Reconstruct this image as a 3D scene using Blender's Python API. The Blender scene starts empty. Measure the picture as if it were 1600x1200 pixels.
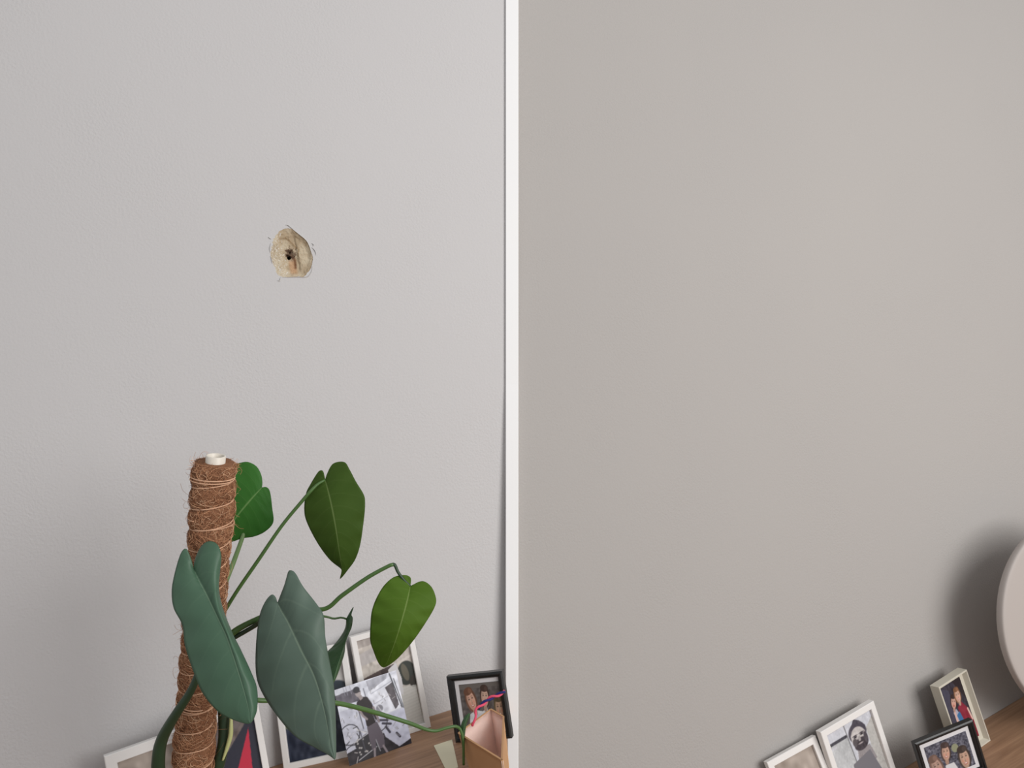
import bpy, bmesh, math, random
import numpy as np
from mathutils import Vector, Matrix
random.seed(7); rng = np.random.default_rng(7)
S = bpy.context.scene
COL = S.collection

# ------------------------------------------------------------------ camera, sky, lights, exposure
F_PX = 1250.0
ROLL = math.radians(13.5)
CR = Vector((math.cos(ROLL), 0, -math.sin(ROLL)))       # camera right
CU = Vector((math.sin(ROLL), 0, math.cos(ROLL)))        # camera up
CF = Vector((0, 1, 0))                                  # camera forward
EYE = Vector((0, 0, 1.45))
D0 = 1.75
cam_d = bpy.data.cameras.new('camera'); cam_d.sensor_width = 36.0; cam_d.lens = 36.0 * F_PX / 1600.0
cam_d.clip_start = 0.02
cam = bpy.data.objects.new('camera', cam_d); COL.objects.link(cam)
cam.matrix_world = Matrix.Translation(EYE) @ Matrix((CR, CU, -CF)).transposed().to_4x4()
S.camera = cam
S.view_settings.view_transform = 'Standard'; S.view_settings.look = 'None'
S.view_settings.exposure = 0.0; S.view_settings.gamma = 1.0; S.view_settings.use_curve_mapping = False
W = bpy.data.worlds.new('world'); S.world = W; W.use_nodes = True
W.node_tree.nodes['Background'].inputs[0].default_value = (0.97, 0.98, 1.0, 1)
W.node_tree.nodes['Background'].inputs[1].default_value = 0.50

def cpos(x, y, z):
    """camera-space metres (right, up, forward) to world"""
    return EYE + CR * x + CU * y + CF * z

def area(name, pos, target, sx, sy, power, col):
    d = bpy.data.lights.new(name, 'AREA'); d.shape = 'RECTANGLE'; d.size = sx; d.size_y = sy
    d.energy = power; d.color = col
    o = bpy.data.objects.new(name, d); COL.objects.link(o)
    o.location = pos; o.rotation_euler = (target - pos).to_track_quat('-Z', 'Y').to_euler()
    return o
area('right_area_light', cpos(2.3, 0.85, -0.75), cpos(0.3, 0, 1.8), 2.0, 2.0, 88, (1.0, 0.985, 0.97))  # added soft area light from the right, out of view; no window is built

# ------------------------------------------------------------------ geometry helpers
PSI = math.radians(20)
class Bay:
    """a stretch of wall: a runs along it, n stands out of it, u goes up it"""
    def __init__(s, deg):
        r = math.radians(deg)
        s.u = -math.sin(r) * CR + math.cos(r) * CU
        h = math.cos(r) * CR + math.sin(r) * CU
        s.a = math.cos(PSI) * h + math.sin(PSI) * CF
        s.n = math.sin(PSI) * h - math.cos(PSI) * CF
        s.O = EYE + CF * D0; s.r = r
    def w(s, a, n, u): return s.O + s.a * a + s.n * n + s.u * u
    def ray(s, px, py): return CR * ((px - 800) / F_PX) + CU * ((600 - py) / F_PX) + CF
    def at_n(s, px, py, n):
        d = s.ray(px, py); t = (n - (EYE - s.O).dot(s.n)) / d.dot(s.n); p = EYE + d * t - s.O
        return (p.dot(s.a), n, p.dot(s.u))
    def at_u(s, px, py, u):
        d = s.ray(px, py); t = (u - (EYE - s.O).dot(s.u)) / d.dot(s.u); p = EYE + d * t - s.O
        return (p.dot(s.a), p.dot(s.n), u)
    def mat(s, a=0, n=0, u=0):
        return Matrix.Translation(s.w(a, n, u)) @ Matrix((s.a, s.n * -1, s.u)).transposed().to_4x4()
BL, BR = Bay(10), Bay(17)
HL, HR = -0.6440, -1.1964
def P(px, py, d): return EYE + (CR * ((px - 800) / F_PX) + CU * ((600 - py) / F_PX) + CF) * d

def link(name, me, m=None, parent=None, smooth=False):
    o = bpy.data.objects.new(name, me); COL.objects.link(o)
    if m: me.materials.append(m)
    if parent: o.parent = parent
    if smooth:
        for p in me.polygons: p.use_smooth = True
    return o
def mesh(name, vs, fs, m=None, parent=None, smooth=False):
    me = bpy.data.meshes.new(name); me.from_pydata([tuple(v) for v in vs], [], fs); me.update()
    return link(name, me, m, parent, smooth)
def bm_obj(name, bm, m=None, parent=None, smooth=False):
    bmesh.ops.recalc_face_normals(bm, faces=bm.faces)
    me = bpy.data.meshes.new(name); bm.to_mesh(me); bm.free()
    return link(name, me, m, parent, smooth)
def empty(name, M, label, cat, group=None):
    o = bpy.data.objects.new(name, None); COL.objects.link(o); o.matrix_world = M
    o.empty_display_size = 0.02
    tag(o, label, cat, group); return o
def tag(o, label=None, cat=None, group=None, kind=None):
    if label: o['label'] = label
    if cat: o['category'] = cat
    if group: o['group'] = group
    if kind: o['kind'] = kind
    return o
def catmull(pts, n):
    """n samples along a smooth curve through pts, evenly in arc length"""
    p = np.array([list(q) for q in pts], float)
    e = np.vstack([2 * p[0] - p[1], p, 2 * p[-1] - p[-2]])
    out = []
    for i in range(1, len(e) - 2):
        for t in np.linspace(0, 1, 24, endpoint=False):
            a, b, c, d = e[i-1], e[i], e[i+1], e[i+2]
            out.append(0.5 * ((2*b) + (c-a)*t + (2*a-5*b+4*c-d)*t*t + (3*b-a-3*c+d)*t**3))
    out.append(p[-1]); out = np.array(out)
    s = np.concatenate([[0], np.cumsum(np.linalg.norm(np.diff(out[:, :2], axis=0), axis=1))])
    q = np.linspace(0, s[-1], n)
    return np.array([[np.interp(v, s, out[:, k]) for k in range(out.shape[1])] for v in q])
def tube_data(path, radii, seg=10, caps=True, base=0):
    """vertices and faces of a tube along world points"""
    vs, fs = [], []
    n = len(path); pv = None
    for i in range(n):
        t = (path[min(i+1, n-1)] - path[max(i-1, 0)])
        if t.length < 1e-9: t = Vector((0, 0, 1))
        t.normalize()
        if pv is None:
            pv = t.orthogonal().normalized()
        else:
            pv = (pv - t * pv.dot(t))
            pv = pv.normalized() if pv.length > 1e-6 else t.orthogonal().normalized()
        b = t.cross(pv)
        r = radii[i] if hasattr(radii, '__len__') else radii
        for k in range(seg):
            an = 2 * math.pi * k / seg
            vs.append(path[i] + pv * (r * math.cos(an)) + b * (r * math.sin(an)))
    for i in range(n - 1):
        for k in range(seg):
            a0 = base + i*seg + k; a1 = base + i*seg + (k+1) % seg
            fs.append((a0, a1, a1 + seg, a0 + seg))
    if caps:
        fs.append(tuple(base + k for k in reversed(range(seg))))
        fs.append(tuple(base + (n-1)*seg + k for k in range(seg)))
    return vs, fs
def tube(name, path, radii, m, parent=None, seg=12):
    vs, fs = tube_data(path, radii, seg); return mesh(name, vs, fs, m, parent, True)
def px_tube(name, pts, m, parent=None, n=40, seg=12):
    """pts: (px, py, depth, width in px)"""
    c = catmull(pts, n)
    return tube(name, [P(q[0], q[1], q[2]) for q in c], [q[3] * 0.5 * q[2] / F_PX for q in c], m, parent, seg)

# ------------------------------------------------------------------ materials
def lin(c): return tuple(((x/255)/12.92 if x/255 <= .04045 else ((x/255+.055)/1.055)**2.4) for x in c[:3]) + (1,)
def mat(name, col, rough=0.6, spec=0.4, bump=None, vary=None, metal=0, coat=0):
    """bump = (scale, strength, distance); vary = (scale, colour2)"""
    m = bpy.data.materials.new(name); m.use_nodes = True; nt = m.node_tree; N = nt.nodes; Lk = nt.links
    b = N['Principled BSDF']; b.inputs['Base Color'].default_value = lin(col)
    b.inputs['Roughness'].default_value = rough; b.inputs['Specular IOR Level'].default_value = spec
    b.inputs['Metallic'].default_value = metal; b.inputs['Coat Weight'].default_value = coat
    tc = N.new('ShaderNodeTexCoord')
    if vary:
        nz = N.new('ShaderNodeTexNoise'); nz.inputs['Scale'].default_value = vary[0]; nz.inputs['Detail'].default_value = 5
        mx = N.new('ShaderNodeMix'); mx.data_type = 'RGBA'
        mx.inputs['A'].default_value = lin(col); mx.inputs['B'].default_value = lin(vary[1])
        Lk.new(tc.outputs['Object'], nz.inputs['Vector']); Lk.new(nz.outputs['Fac'], mx.inputs['Factor'])
        Lk.new(mx.outputs['Result'], b.inputs['Base Color'])
    if bump:
        nz = N.new('ShaderNodeTexNoise'); nz.inputs['Scale'].default_value = bump[0]; nz.inputs['Detail'].default_value = 3
        bp = N.new('ShaderNodeBump'); bp.inputs['Strength'].default_value = bump[1]; bp.inputs['Distance'].default_value = bump[2]
        Lk.new(tc.outputs['Object'], nz.inputs['Vector']); Lk.new(nz.outputs['Fac'], bp.inputs['Height'])
        Lk.new(bp.outputs['Normal'], b.inputs['Normal'])
    return m
def mat_attr(name, rough=0.45, spec=0.4, coat=0.0, bump=None):
    m = mat(name, (200, 200, 200), rough, spec, bump, None, 0, coat); nt = m.node_tree
    a = nt.nodes.new('ShaderNodeAttribute'); a.attribute_name = 'col'
    nt.links.new(a.outputs['Color'], nt.nodes['Principled BSDF'].inputs['Base Color']); return m
def mat_wall(name, col, col2):
    m = bpy.data.materials.new(name); m.use_nodes = True; nt = m.node_tree; N = nt.nodes; Lk = nt.links
    b = N['Principled BSDF']; b.inputs['Roughness'].default_value = 0.75; b.inputs['Specular IOR Level'].default_value = 0.25
    tc = N.new('ShaderNodeTexCoord')
    n1 = N.new('ShaderNodeTexNoise'); n1.inputs['Scale'].default_value = 1.6; n1.inputs['Detail'].default_value = 3
    mx = N.new('ShaderNodeMix'); mx.data_type = 'RGBA'
    mx.inputs['A'].default_value = lin(col); mx.inputs['B'].default_value = lin(col2)
    Lk.new(tc.outputs['Object'], n1.inputs['Vector']); Lk.new(n1.outputs['Fac'], mx.inputs['Factor'])
    Lk.new(mx.outputs['Result'], b.inputs['Base Color'])
    # roller-applied paint: fine stipple, stronger in patches
    n2 = N.new('ShaderNodeTexNoise'); n2.inputs['Scale'].default_value = 210; n2.inputs['Detail'].default_value = 2
    n3 = N.new('ShaderNodeTexNoise'); n3.inputs['Scale'].default_value = 5; n3.inputs['Detail'].default_value = 2
    n4 = N.new('ShaderNodeTexNoise'); n4.inputs['Scale'].default_value = 30; n4.inputs['Detail'].default_value = 2
    mr = N.new('ShaderNodeMapRange'); mr.inputs['From Min'].default_value = .4; mr.inputs['From Max'].default_value = .7
    mr.inputs['To Min'].default_value = .35; mr.inputs['To Max'].default_value = 1.0
    for q in (n2, n3, n4): Lk.new(tc.outputs['Object'], q.inputs['Vector'])
    Lk.new(n3.outputs['Fac'], mr.inputs['Value'])
    b1 = N.new('ShaderNodeBump'); b1.inputs['Distance'].default_value = 0.0012
    b2 = N.new('ShaderNodeBump'); b2.inputs['Distance'].default_value = 0.0014; b2.inputs['Strength'].default_value = .35
    ml = N.new('ShaderNodeMath'); ml.operation = 'MULTIPLY'; ml.inputs[1].default_value = 1.0
    Lk.new(mr.outputs['Result'], ml.inputs[0]); Lk.new(ml.outputs[0], b1.inputs['Strength'])
    Lk.new(n2.outputs['Fac'], b1.inputs['Height']); Lk.new(n4.outputs['Fac'], b2.inputs['Height'])
    Lk.new(b2.outputs['Normal'], b1.inputs['Normal']); Lk.new(b1.outputs['Normal'], b.inputs['Normal'])
    return m
def mat_wood(name, c1, c2, c3):
    m = bpy.data.materials.new(name); m.use_nodes = True; nt = m.node_tree; N = nt.nodes; Lk = nt.links
    b = N['Principled BSDF']; b.inputs['Roughness'].default_value = 0.5
    tc = N.new('ShaderNodeTexCoord'); mp = N.new('ShaderNodeMapping'); mp.inputs['Scale'].default_value = (3, 42, 42)
    nz = N.new('ShaderNodeTexNoise'); nz.inputs['Scale'].default_value = 2.2; nz.inputs['Detail'].default_value = 6; nz.inputs['Distortion'].default_value = .6
    cr = N.new('ShaderNodeValToRGB'); cr.color_ramp.elements[0].color = lin(c1); cr.color_ramp.elements[0].position = .3
    cr.color_ramp.elements[1].color = lin(c3); cr.color_ramp.elements[1].position = .72
    e = cr.color_ramp.elements.new(.5); e.color = lin(c2)
    bp = N.new('ShaderNodeBump'); bp.inputs['Strength'].default_value = .15; bp.inputs['Distance'].default_value = .0005
    Lk.new(tc.outputs['Object'], mp.inputs['Vector']); Lk.new(mp.outputs['Vector'], nz.inputs['Vector'])
    Lk.new(nz.outputs['Fac'], cr.inputs['Fac']); Lk.new(cr.outputs['Color'], b.inputs['Base Color'])
    Lk.new(nz.outputs['Fac'], bp.inputs['Height']); Lk.new(bp.outputs['Normal'], b.inputs['Normal'])
    return m
def mat_leaf(name, c1, c2, vein, rough, trans, spec=0.5, vein_amt=0.5, nv=9.0):
    """leaf blade: mottled green, pale midrib and side veins laid out in the blade's own coordinates"""
    m = bpy.data.materials.new(name); m.use_nodes = True; nt = m.node_tree; N = nt.nodes; Lk = nt.links
    b = N['Principled BSDF']; b.inputs['Roughness'].default_value = rough; b.inputs['Specular IOR Level'].default_value = spec
    uv = N.new('ShaderNodeUVMap'); sp = N.new('ShaderNodeSeparateXYZ'); Lk.new(uv.outputs['UV'], sp.inputs[0])
    tc = N.new('ShaderNodeTexCoord')
    def M(op, a, b_=None, c=None):
        q = N.new('ShaderNodeMath'); q.operation = op
        for i, v in enumerate((a, b_, c)):
            if v is None: continue
            if isinstance(v, (int, float)): q.inputs[i].default_value = v
            else: Lk.new(v, q.inputs[i])
        return q.outputs[0]
    sx = M('SUBTRACT', M('MULTIPLY', sp.outputs['X'], 2.0), 1.0)
    ax = M('ABSOLUTE', sx)
    mid = M('SUBTRACT', 1.0, M('SMOOTH_MIN', M('DIVIDE', ax, M('SUBTRACT', 0.05, M('MULTIPLY', sp.outputs['Y'], .03))), 1.0, 0.2))
    ph = M('FRACT', M('SUBTRACT', M('MULTIPLY', sp.outputs['Y'], nv), M('MULTIPLY', M('POWER', ax, 1.3), 1.6)))
    line = M('SUBTRACT', 1.0, M('SMOOTH_MIN', M('DIVIDE', M('ABSOLUTE', M('SUBTRACT', ph, 0.5)), 0.07), 1.0, 0.2))
    line = M('MULTIPLY', line, M('SUBTRACT', 1.0, M('MULTIPLY', ax, .8)))
    fac = M('MAXIMUM', mid, M('MULTIPLY', line, vein_amt))
    fac = M('MAXIMUM', fac, 0.0)
    nz = N.new('ShaderNodeTexNoise'); nz.inputs['Scale'].default_value = 28; nz.inputs['Detail'].default_value = 4
    Lk.new(tc.outputs['Object'], nz.inputs['Vector'])
    m1 = N.new('ShaderNodeMix'); m1.data_type = 'RGBA'; m1.inputs['A'].default_value = lin(c1); m1.inputs['B'].default_value = lin(c2)
    Lk.new(nz.outputs['Fac'], m1.inputs['Factor'])
    m2 = N.new('ShaderNodeMix'); m2.data_type = 'RGBA'; Lk.new(m1.outputs['Result'], m2.inputs['A']); m2.inputs['B'].default_value = lin(vein)
    Lk.new(fac, m2.inputs['Factor']); Lk.new(m2.outputs['Result'], b.inputs['Base Color'])
    hgt = M('ADD', M('MULTIPLY', M('SINE', M('MULTIPLY', M('ADD', ph, .75), 6.283)), 0.5), M('MULTIPLY', mid, -1.2))
    bp = N.new('ShaderNodeBump'); bp.inputs['Strength'].default_value = .22; bp.inputs['Distance'].default_value = .0010
    Lk.new(hgt, bp.inputs['Height'])
    n5 = N.new('ShaderNodeTexNoise'); n5.inputs['Scale'].default_value = 120; Lk.new(tc.outputs['Object'], n5.inputs['Vector'])
    b5 = N.new('ShaderNodeBump'); b5.inputs['Strength'].default_value = .2; b5.inputs['Distance'].default_value = .0005
    Lk.new(n5.outputs['Fac'], b5.inputs['Height']); Lk.new(bp.outputs['Normal'], b5.inputs['Normal'])
    Lk.new(b5.outputs['Normal'], b.inputs['Normal'])
    if trans > 0:
        tr = N.new('ShaderNodeBsdfTranslucent'); hs = N.new('ShaderNodeHueSaturation'); hs.inputs['Value'].default_value = 1.5
        hs.inputs['Saturation'].default_value = 1.15
        Lk.new(m2.outputs['Result'], hs.inputs['Color']); Lk.new(hs.outputs['Color'], tr.inputs['Color'])
        ms = N.new('ShaderNodeMixShader'); ms.inputs[0].default_value = trans
        Lk.new(b.outputs[0], ms.inputs[1]); Lk.new(tr.outputs[0], ms.inputs[2])
        Lk.new(ms.outputs[0], N['Material Output'].inputs['Surface'])
    return m

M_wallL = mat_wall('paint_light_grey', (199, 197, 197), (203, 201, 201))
M_wallR = mat_wall('paint_dim_exposure', (173, 169, 166), (177, 173, 169))  # darker exposure of the right-hand view is put into this wall colour
M_gutter = mat('gutter_white', (252, 252, 252), .5, .3)
M_floor = mat_wood('floor_boards', (120, 95, 70), (135, 108, 82), (150, 122, 94))
M_wood = mat_wood('oak_wood', (142, 108, 82), (160, 124, 96), (178, 141, 110))
M_white = mat('white_frame_wood', (234, 231, 228), .45, .4, (60, .1, .0005))
M_cream = mat('cream_frame_wood', (205, 199, 184), .5, .4, (60, .1, .0005))
M_black = mat('black_frame_lacquer', (20, 21, 22), .32, .5, (140, .2, .0004), (40, (30, 31, 32)))
M_mat = mat('mat_board', (216, 214, 216), .8, .2)
M_back = mat('backing_board', (120, 98, 75), .8, .2)
M_print = mat_attr('printed_photo', .35, .35)
M_pot = mat('planter_ceramic', (205, 200, 192), .4, .5)
M_soil = mat('potting_soil', (50, 38, 28), .95, .1, (90, 1, .004))
M_pipe = mat('white_plastic', (225, 218, 206), .4, .4)
M_coir = mat('coir_mat', (156, 112, 84), .95, .1, (220, 1, .003), (130, (108, 74, 54)))
M_fibre = mat_attr('coir_fibre', .9, .1)
M_twine = mat('jute_twine', (214, 172, 142), .9, .1, (700, .8, .0005))
M_stem = mat('green_stem', (62, 92, 48), .45, .5, None, (30, (84, 118, 60)))
M_stem_d = mat('dark_green_stem', (34, 54, 36), .45, .5, None, (30, (46, 70, 44)))
M_stem_l = mat('light_green_stem', (120, 146, 96), .45, .5, None, (30, (98, 130, 78)))
M_sheath = mat('pale_sheath', (196, 200, 140), .5, .4)
M_lamp = mat('off_white_shade', (180, 172, 167), .6, .3)
M_kraft = mat('kraft_card', (196, 150, 108), .7, .2, None, (20, (206, 164, 124)))
M_peach = mat('peach_satin_paper', (250, 216, 200), .38, .5, (55, .6, .003), (26, (248, 226, 218)))
M_pale = mat('pale_green_card', (232, 226, 198), .7, .2)
M_pink = mat('pink_cord', (226, 84, 112), .6, .3, (900, .8, .0006))
M_navy = mat('navy_cord', (38, 44, 108), .6, .3, (900, .8, .0006))
M_plaster = mat_attr('bare_plaster', .9, .15, 0, (260, .9, .0012))
M_flake = mat('torn_paint_skin', (205, 203, 201), .7, .3)

# ------------------------------------------------------------------ walls, gutter strip, shelves, floor
def a_edge(B, n, u, k):
    """a at which a point (n, u) of the bay lies on the plane right = k * forward"""
    # right(a) - k*forward(a) = 0, both linear in a
    def f(a):
        p = B.w(a, n, u) - EYE; return p.dot(CR) - k * p.dot(CF)
    f0, f1 = f(0.0), f(1.0); return -f0 / (f1 - f0)
# ragged edge of the broken plaster, in the wall's own (a, u)
hole_px = [(447,357),(455,357.5),(461,361),(465.5,364.5),(472,370),(478.5,375.5),(482,382),(485,390),(488,398),(488.8,404),
           (487.5,413),(485,420),(480,427),(474,432.5),(466,432),(458,433),(449,433.5),(440,432.5),(435,430),(431,423),
           (428,414),(425,408),(422.5,399),(423,392),(425,384),(427,376),(431,369),(436,363),(441,359)]
hc = catmull(hole_px + [hole_px[0]], 121)[:-1]
hole = []
for i, q in enumerate(hc):
    left = q[0] < 440
    j = rng.normal(0, 0.7 if left else 0.28, 2); a, _, u = BL.at_n(q[0] + j[0], q[1] + j[1], 0); hole.append((a, u))
uT, uB = 2.2, -1.25
outer = [(-2.4, uB), (a_edge(BL, 0, uB, -0.002), uB), (a_edge(BL, 0, uT, -0.002), uT), (-2.4, uT)]
bm = bmesh.new()
ov = [bm.verts.new((a, 0, u)) for a, u in outer]; hv = [bm.verts.new((a, 0, u)) for a, u in hole]
es = [bm.edges.new((ov[i], ov[(i+1) % 4])) for i in range(4)] + [bm.edges.new((hv[i], hv[(i+1) % len(hv)])) for i in range(len(hv))]
bmesh.ops.triangle_fill(bm, edges=es, use_beauty=True)
bmesh.ops.recalc_face_normals(bm, faces=bm.faces)
if next(iter(bm.faces)).normal.y > 0: bmesh.ops.reverse_faces(bm, faces=bm.faces[:])
ret = bmesh.ops.extrude_face_region(bm, geom=bm.faces[:])
for v in [g for g in ret['geom'] if isinstance(g, bmesh.types.BMVert)]: v.co.y += 0.05
me = bpy.data.meshes.new('wall_left'); bm.to_mesh(me); bm.free()
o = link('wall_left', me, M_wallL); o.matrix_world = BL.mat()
for p in me.polygons: p.use_smooth = False
tag(o, kind='structure')
# fix direction of normals (front face must look into the room)
outerR = [(a_edge(BR, 0, -1.7, 0.002), -1.7), (3.2, -1.7), (3.2, 2.2), (a_edge(BR, 0, 2.2, 0.002), 2.2)]
vs = [(a, 0, u) for a, u in outerR] + [(a, .05, u) for a, u in outerR]
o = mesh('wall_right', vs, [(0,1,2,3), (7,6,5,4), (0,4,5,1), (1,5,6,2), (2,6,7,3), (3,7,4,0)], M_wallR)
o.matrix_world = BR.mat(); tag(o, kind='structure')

# added thin white strip drawing the gutter between the two views, rounded end bead
vs, fs = [], []
def wall_d(v): return min(1.6445/(.9397 - .0594*v), 1.6445/(.9397 - .1*v)) - .012
lev = [(v*wall_d(v), wall_d(v)) for v in (-.8, -.6, -.45, -.3, -.15, 0, .15, .3, .45, .6, .8)]      # a slim bead following the walls
for y, DF in lev:
    HW = 10.0 / F_PX * DF
    prof = [(-.0025, D0 + .10), (-.0025, DF + .015), (-HW + .001, DF + .015), (-HW, DF + .014), (-HW, DF + .001), (-HW + .001, DF),
            (HW - .001, DF), (HW, DF + .001), (HW, DF + .014), (HW - .001, DF + .015), (.0025, DF + .015), (.0025, D0 + .10)]
    vs += [cpos(x, y, z) for x, z in prof]; k = len(prof)
for q in range(len(lev) - 1): fs += [(q*k + i, q*k + (i+1) % k, (q+1)*k + (i+1) % k, (q+1)*k + i) for i in range(k)]
fs += [tuple(range(k))[::-1], tuple(range((len(lev)-1)*k, len(lev)*k))]
o = mesh('gutter_strip', vs, fs, M_gutter); tag(o, kind='structure')

def shelf(name, B, H, plan, label):
    vs = [(a, -n, u) for u in (H, H - .035) for a, n in plan]; k = len(plan)
    fs = [tuple(range(k)), tuple(range(k, 2*k))[::-1]] + [(i, i + k, (i+1) % k + k, (i+1) % k) for i in range(k)]
    bm = bmesh.new(); bv = [bm.verts.new(v) for v in vs]
    for f in fs: bm.faces.new([bv[i] for i in f])
    bmesh.ops.recalc_face_normals(bm, faces=bm.faces)
    bmesh.ops.bevel(bm, geom=[e for e in bm.edges], offset=.0015, segments=1, affect='EDGES')
    o = bm_obj(name, bm, M_wood); o.matrix_world = B.mat(); return tag(o, label, 'shelf')
kL = -9.3 / F_PX
shelf('wooden_shelf', BL, HL, [(-1.8, .0), (a_edge(BL, 0, HL, -.009), .0), (a_edge(BL, .62, HL, -.009), .62), (-1.8, .62)],
      'brown wooden shelf top carrying the plant and white frames below the broken wall')
shelf('wooden_shelf', BR, HR, [(a_edge(BR, 0, HR, .009), .0), (2.6, .0), (2.6, .5), (a_edge(BR, .5, HR, .009), .5)],
      'brown wooden shelf top in the bottom right corner below the intact right wall')
o = mesh('floor', [(-4, -2, 0), (4, -2, 0), (4, 5, 0), (-4, 5, 0)], [(0, 1, 2, 3)], M_floor); tag(o, kind='structure')

# ------------------------------------------------------------------ the hole in the wall
def inside_polar(cx, cu, pts):
    an = np.array([math.atan2(u - cu, a - cx) for a, u in pts]); r = np.array([math.hypot(a - cx, u - cu) for a, u in pts])
    o_ = np.argsort(an); return an[o_], r[o_]
ca, _, cu = BL.at_n(455, 397, 0)
HAN, HRR = inside_polar(ca, cu, hole)
ux = abs(BL.at_n(456, 397, 0)[0] - ca)                # metres per pixel along the wall here
def seg_d(px, py, pl):
    best = 1e9
    for (x0, y0), (x1, y1) in zip(pl[:-1], pl[1:]):
        dx, dy = x1-x0, y1-y0; t = max(0, min(1, ((px-x0)*dx + (py-y0)*dy) / (dx*dx+dy*dy)))
        best = min(best, math.hypot(px-x0-t*dx, py-y0-t*dy))
    return best
ridge = [(451,369),(456,373),(461,380),(465,386),(469,390),(467,395),(466,401)]
def smooth(t): t = max(0, min(1, t)); return t*t*(3-2*t)
NR, NA = 64, 200
vs, cols = [], []
tbl = rng.normal(0, 1, (40, 40))
def vnoise(x, y):
    xi, yi = int(math.floor(x)), int(math.floor(y)); fx, fy = smooth(x-xi), smooth(y-yi)
    g = lambda i, j: tbl[i % 40, j % 40]
    return (g(xi,yi)*(1-fx)+g(xi+1,yi)*fx)*(1-fy) + (g(xi,yi+1)*(1-fx)+g(xi+1,yi+1)*fx)*fy
def mixc(a, b, t): return [a[i]*(1-t)+b[i]*t for i in range(3)]
for i in range(NR + 1):
    t = i / NR
    for j in range(NA):
        an = -math.pi + 2*math.pi*j/NA
        R = np.interp(an, HAN, HRR, period=2*math.pi) * 1.03
        a, u = ca + math.cos(an)*R*t, cu + math.sin(an)*R*t
        px, py = 455 + (a - ca)/ux, 397 - (u - cu)/ux*0.985
        nz = vnoise(px*.35, py*.35); nf = vnoise(px*1.3+7, py*1.3); ns = vnoise(px*.12+3, py*.12)
        wl = smooth((450 - px) / 18)                          # left side is shallow, feathered
        dep = (0.0065 * smooth((1 - t) / .25) * (1 - .75*wl))
        inner = smooth((468 - px)/4) * smooth((px - 436)/8) * smooth((py - 366)/6) * smooth((432-py)/14)
        dep += .0045 * inner
        rd = seg_d(px, py, ridge); dep -= .0012 * math.exp(-(rd/3)**2) if px > 0 else 0
        dc = math.hypot((px - 454)/7.5, (py - 395)/8.0); dep += .006 * smooth((1.15 - dc)/.6) * (0.8 + .4*nz)
        dh = math.hypot(px - 451.5, py - 400.5); dep += .012 * smooth((4.2 - dh)/3)
        dep += nz*.0006 + nf*.0003
        dep = max(dep, .0004 + .0003*max(0, nf) if t > .97 else .0002)
        vs.append((a, dep, u))
        c = mixc((198,184,160), (178,160,134), smooth(.5 + ns*.6))
        c = mixc(c, (214,206,188), smooth((446 - px)/20)*.75*smooth(.6 + nf))          # chalky left side
        if px < 446 and nf > .9: c = mixc(c, (224,222,218), .8)
        c = mixc(c, (196,150,112), .6*smooth((8 - abs(px-455))/5)*smooth((py - 403)/6)*smooth((434-py)/10))   # rusty run
        st = math.exp(-(seg_d(px, py, [(457,399),(460,406),(459,418)])/2.0)**2); c = mixc(c, (98,62,40), .75*st)
        sp = smooth((1.2 + .35*nf + .3*nz - dc)/.5)
        c = mixc(c, (104,80,66) if nf > -.2 else (52,36,30), sp*(.75 + .25*smooth(nf)))
        c = mixc(c, (22,14,12), smooth((3.6 - dh)/1.5))
        c = mixc(c, (128,100,68), .55*math.exp(-(rd/1.1)**2))
        rm = smooth((t - .93)/.05)*smooth((px - 440)/8)*smooth((py-350)/10); c = mixc(c, (142,112,74), .7*rm)
        cols.append(lin(c))
fs = [(i*NA + j, i*NA + (j+1) % NA, (i+1)*NA + (j+1) % NA, (i+1)*NA + j) for i in range(NR) for j in range(NA)]
hole_root = empty('wall_hole', BL.mat(ca, 0, cu), 'chipped hole in the left wall baring beige plaster round a dark screw hole', 'wall hole')
inv = hole_root.matrix_world.inverted() @ BL.mat()
def in_hole(o):
    o.parent = hole_root; o.matrix_parent_inverse = Matrix.Identity(4); o.data.transform(inv); return o
o = mesh('plaster_crater', vs, [f[::-1] for f in fs], M_plaster, None, True)
at_ = o.data.color_attributes.new('col', 'FLOAT_COLOR', 'POINT'); at_.data.foreach_set('color', np.array(cols).ravel())
in_hole(o); tag(o, 'bare beige plaster with a rusty run and a dark centre')
# torn skin of paint round the hole: thin lifted strips
for pts, w in (([(446,351.5),(450,352),(454,355),(458,358.5)], 1.1), ([(419,370.3),(421,371.5),(424,373.8)], 1.3),
               ([(457,358),(466,365),(476,373),(481,379),(485,389),(487.5,398)], 1.4), ([(487,386.5),(491,390),(493.5,395),(493.4,399)], .9),
               ([(488,416),(487,424),(484,430),(480,433),(474,433.6),(462,433.2),(450,433.6),(440,433)], 1.1), ([(439,433),(438.3,437),(437,439.3),(433.5,438.6)], 1.6),
               ([(487,380),(490,382.5),(489,385)], .8), ([(422,395),(421,388),(423,380)], .8), ([(425,412),(423.5,404),(422,400)], .8)):
    c = catmull(pts, 14); vs = []; fs = []
    for i, q in enumerate(c):
        t_ = c[min(i+1, 13)] - c[max(i-1, 0)]; t_ /= np.linalg.norm(t_); nn = np.array([-t_[1], t_[0]])
        ww = w * (.25 + .75*math.sin(math.pi*(i+.3)/13.6)) * .5; lift = .0006 + .0016*math.sin(math.pi*i/13)
        for s_, dn in ((-1, .0001), (1, lift)):
            a, _, u = BL.at_n(q[0] + nn[0]*ww*s_, q[1] + nn[1]*ww*s_, 0); vs.append((a, -dn - .0001, u)); vs.append((a, -dn - .0005, u))
    for i in range(13):
        b = 4*i; fs += [(b, b+2, b+6, b+4), (b+1, b+5, b+7, b+3), (b, b+4, b+5, b+1), (b+2, b+3, b+7, b+6)]
    in_hole(mesh('torn_paint', vs, fs, M_flake))

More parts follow.
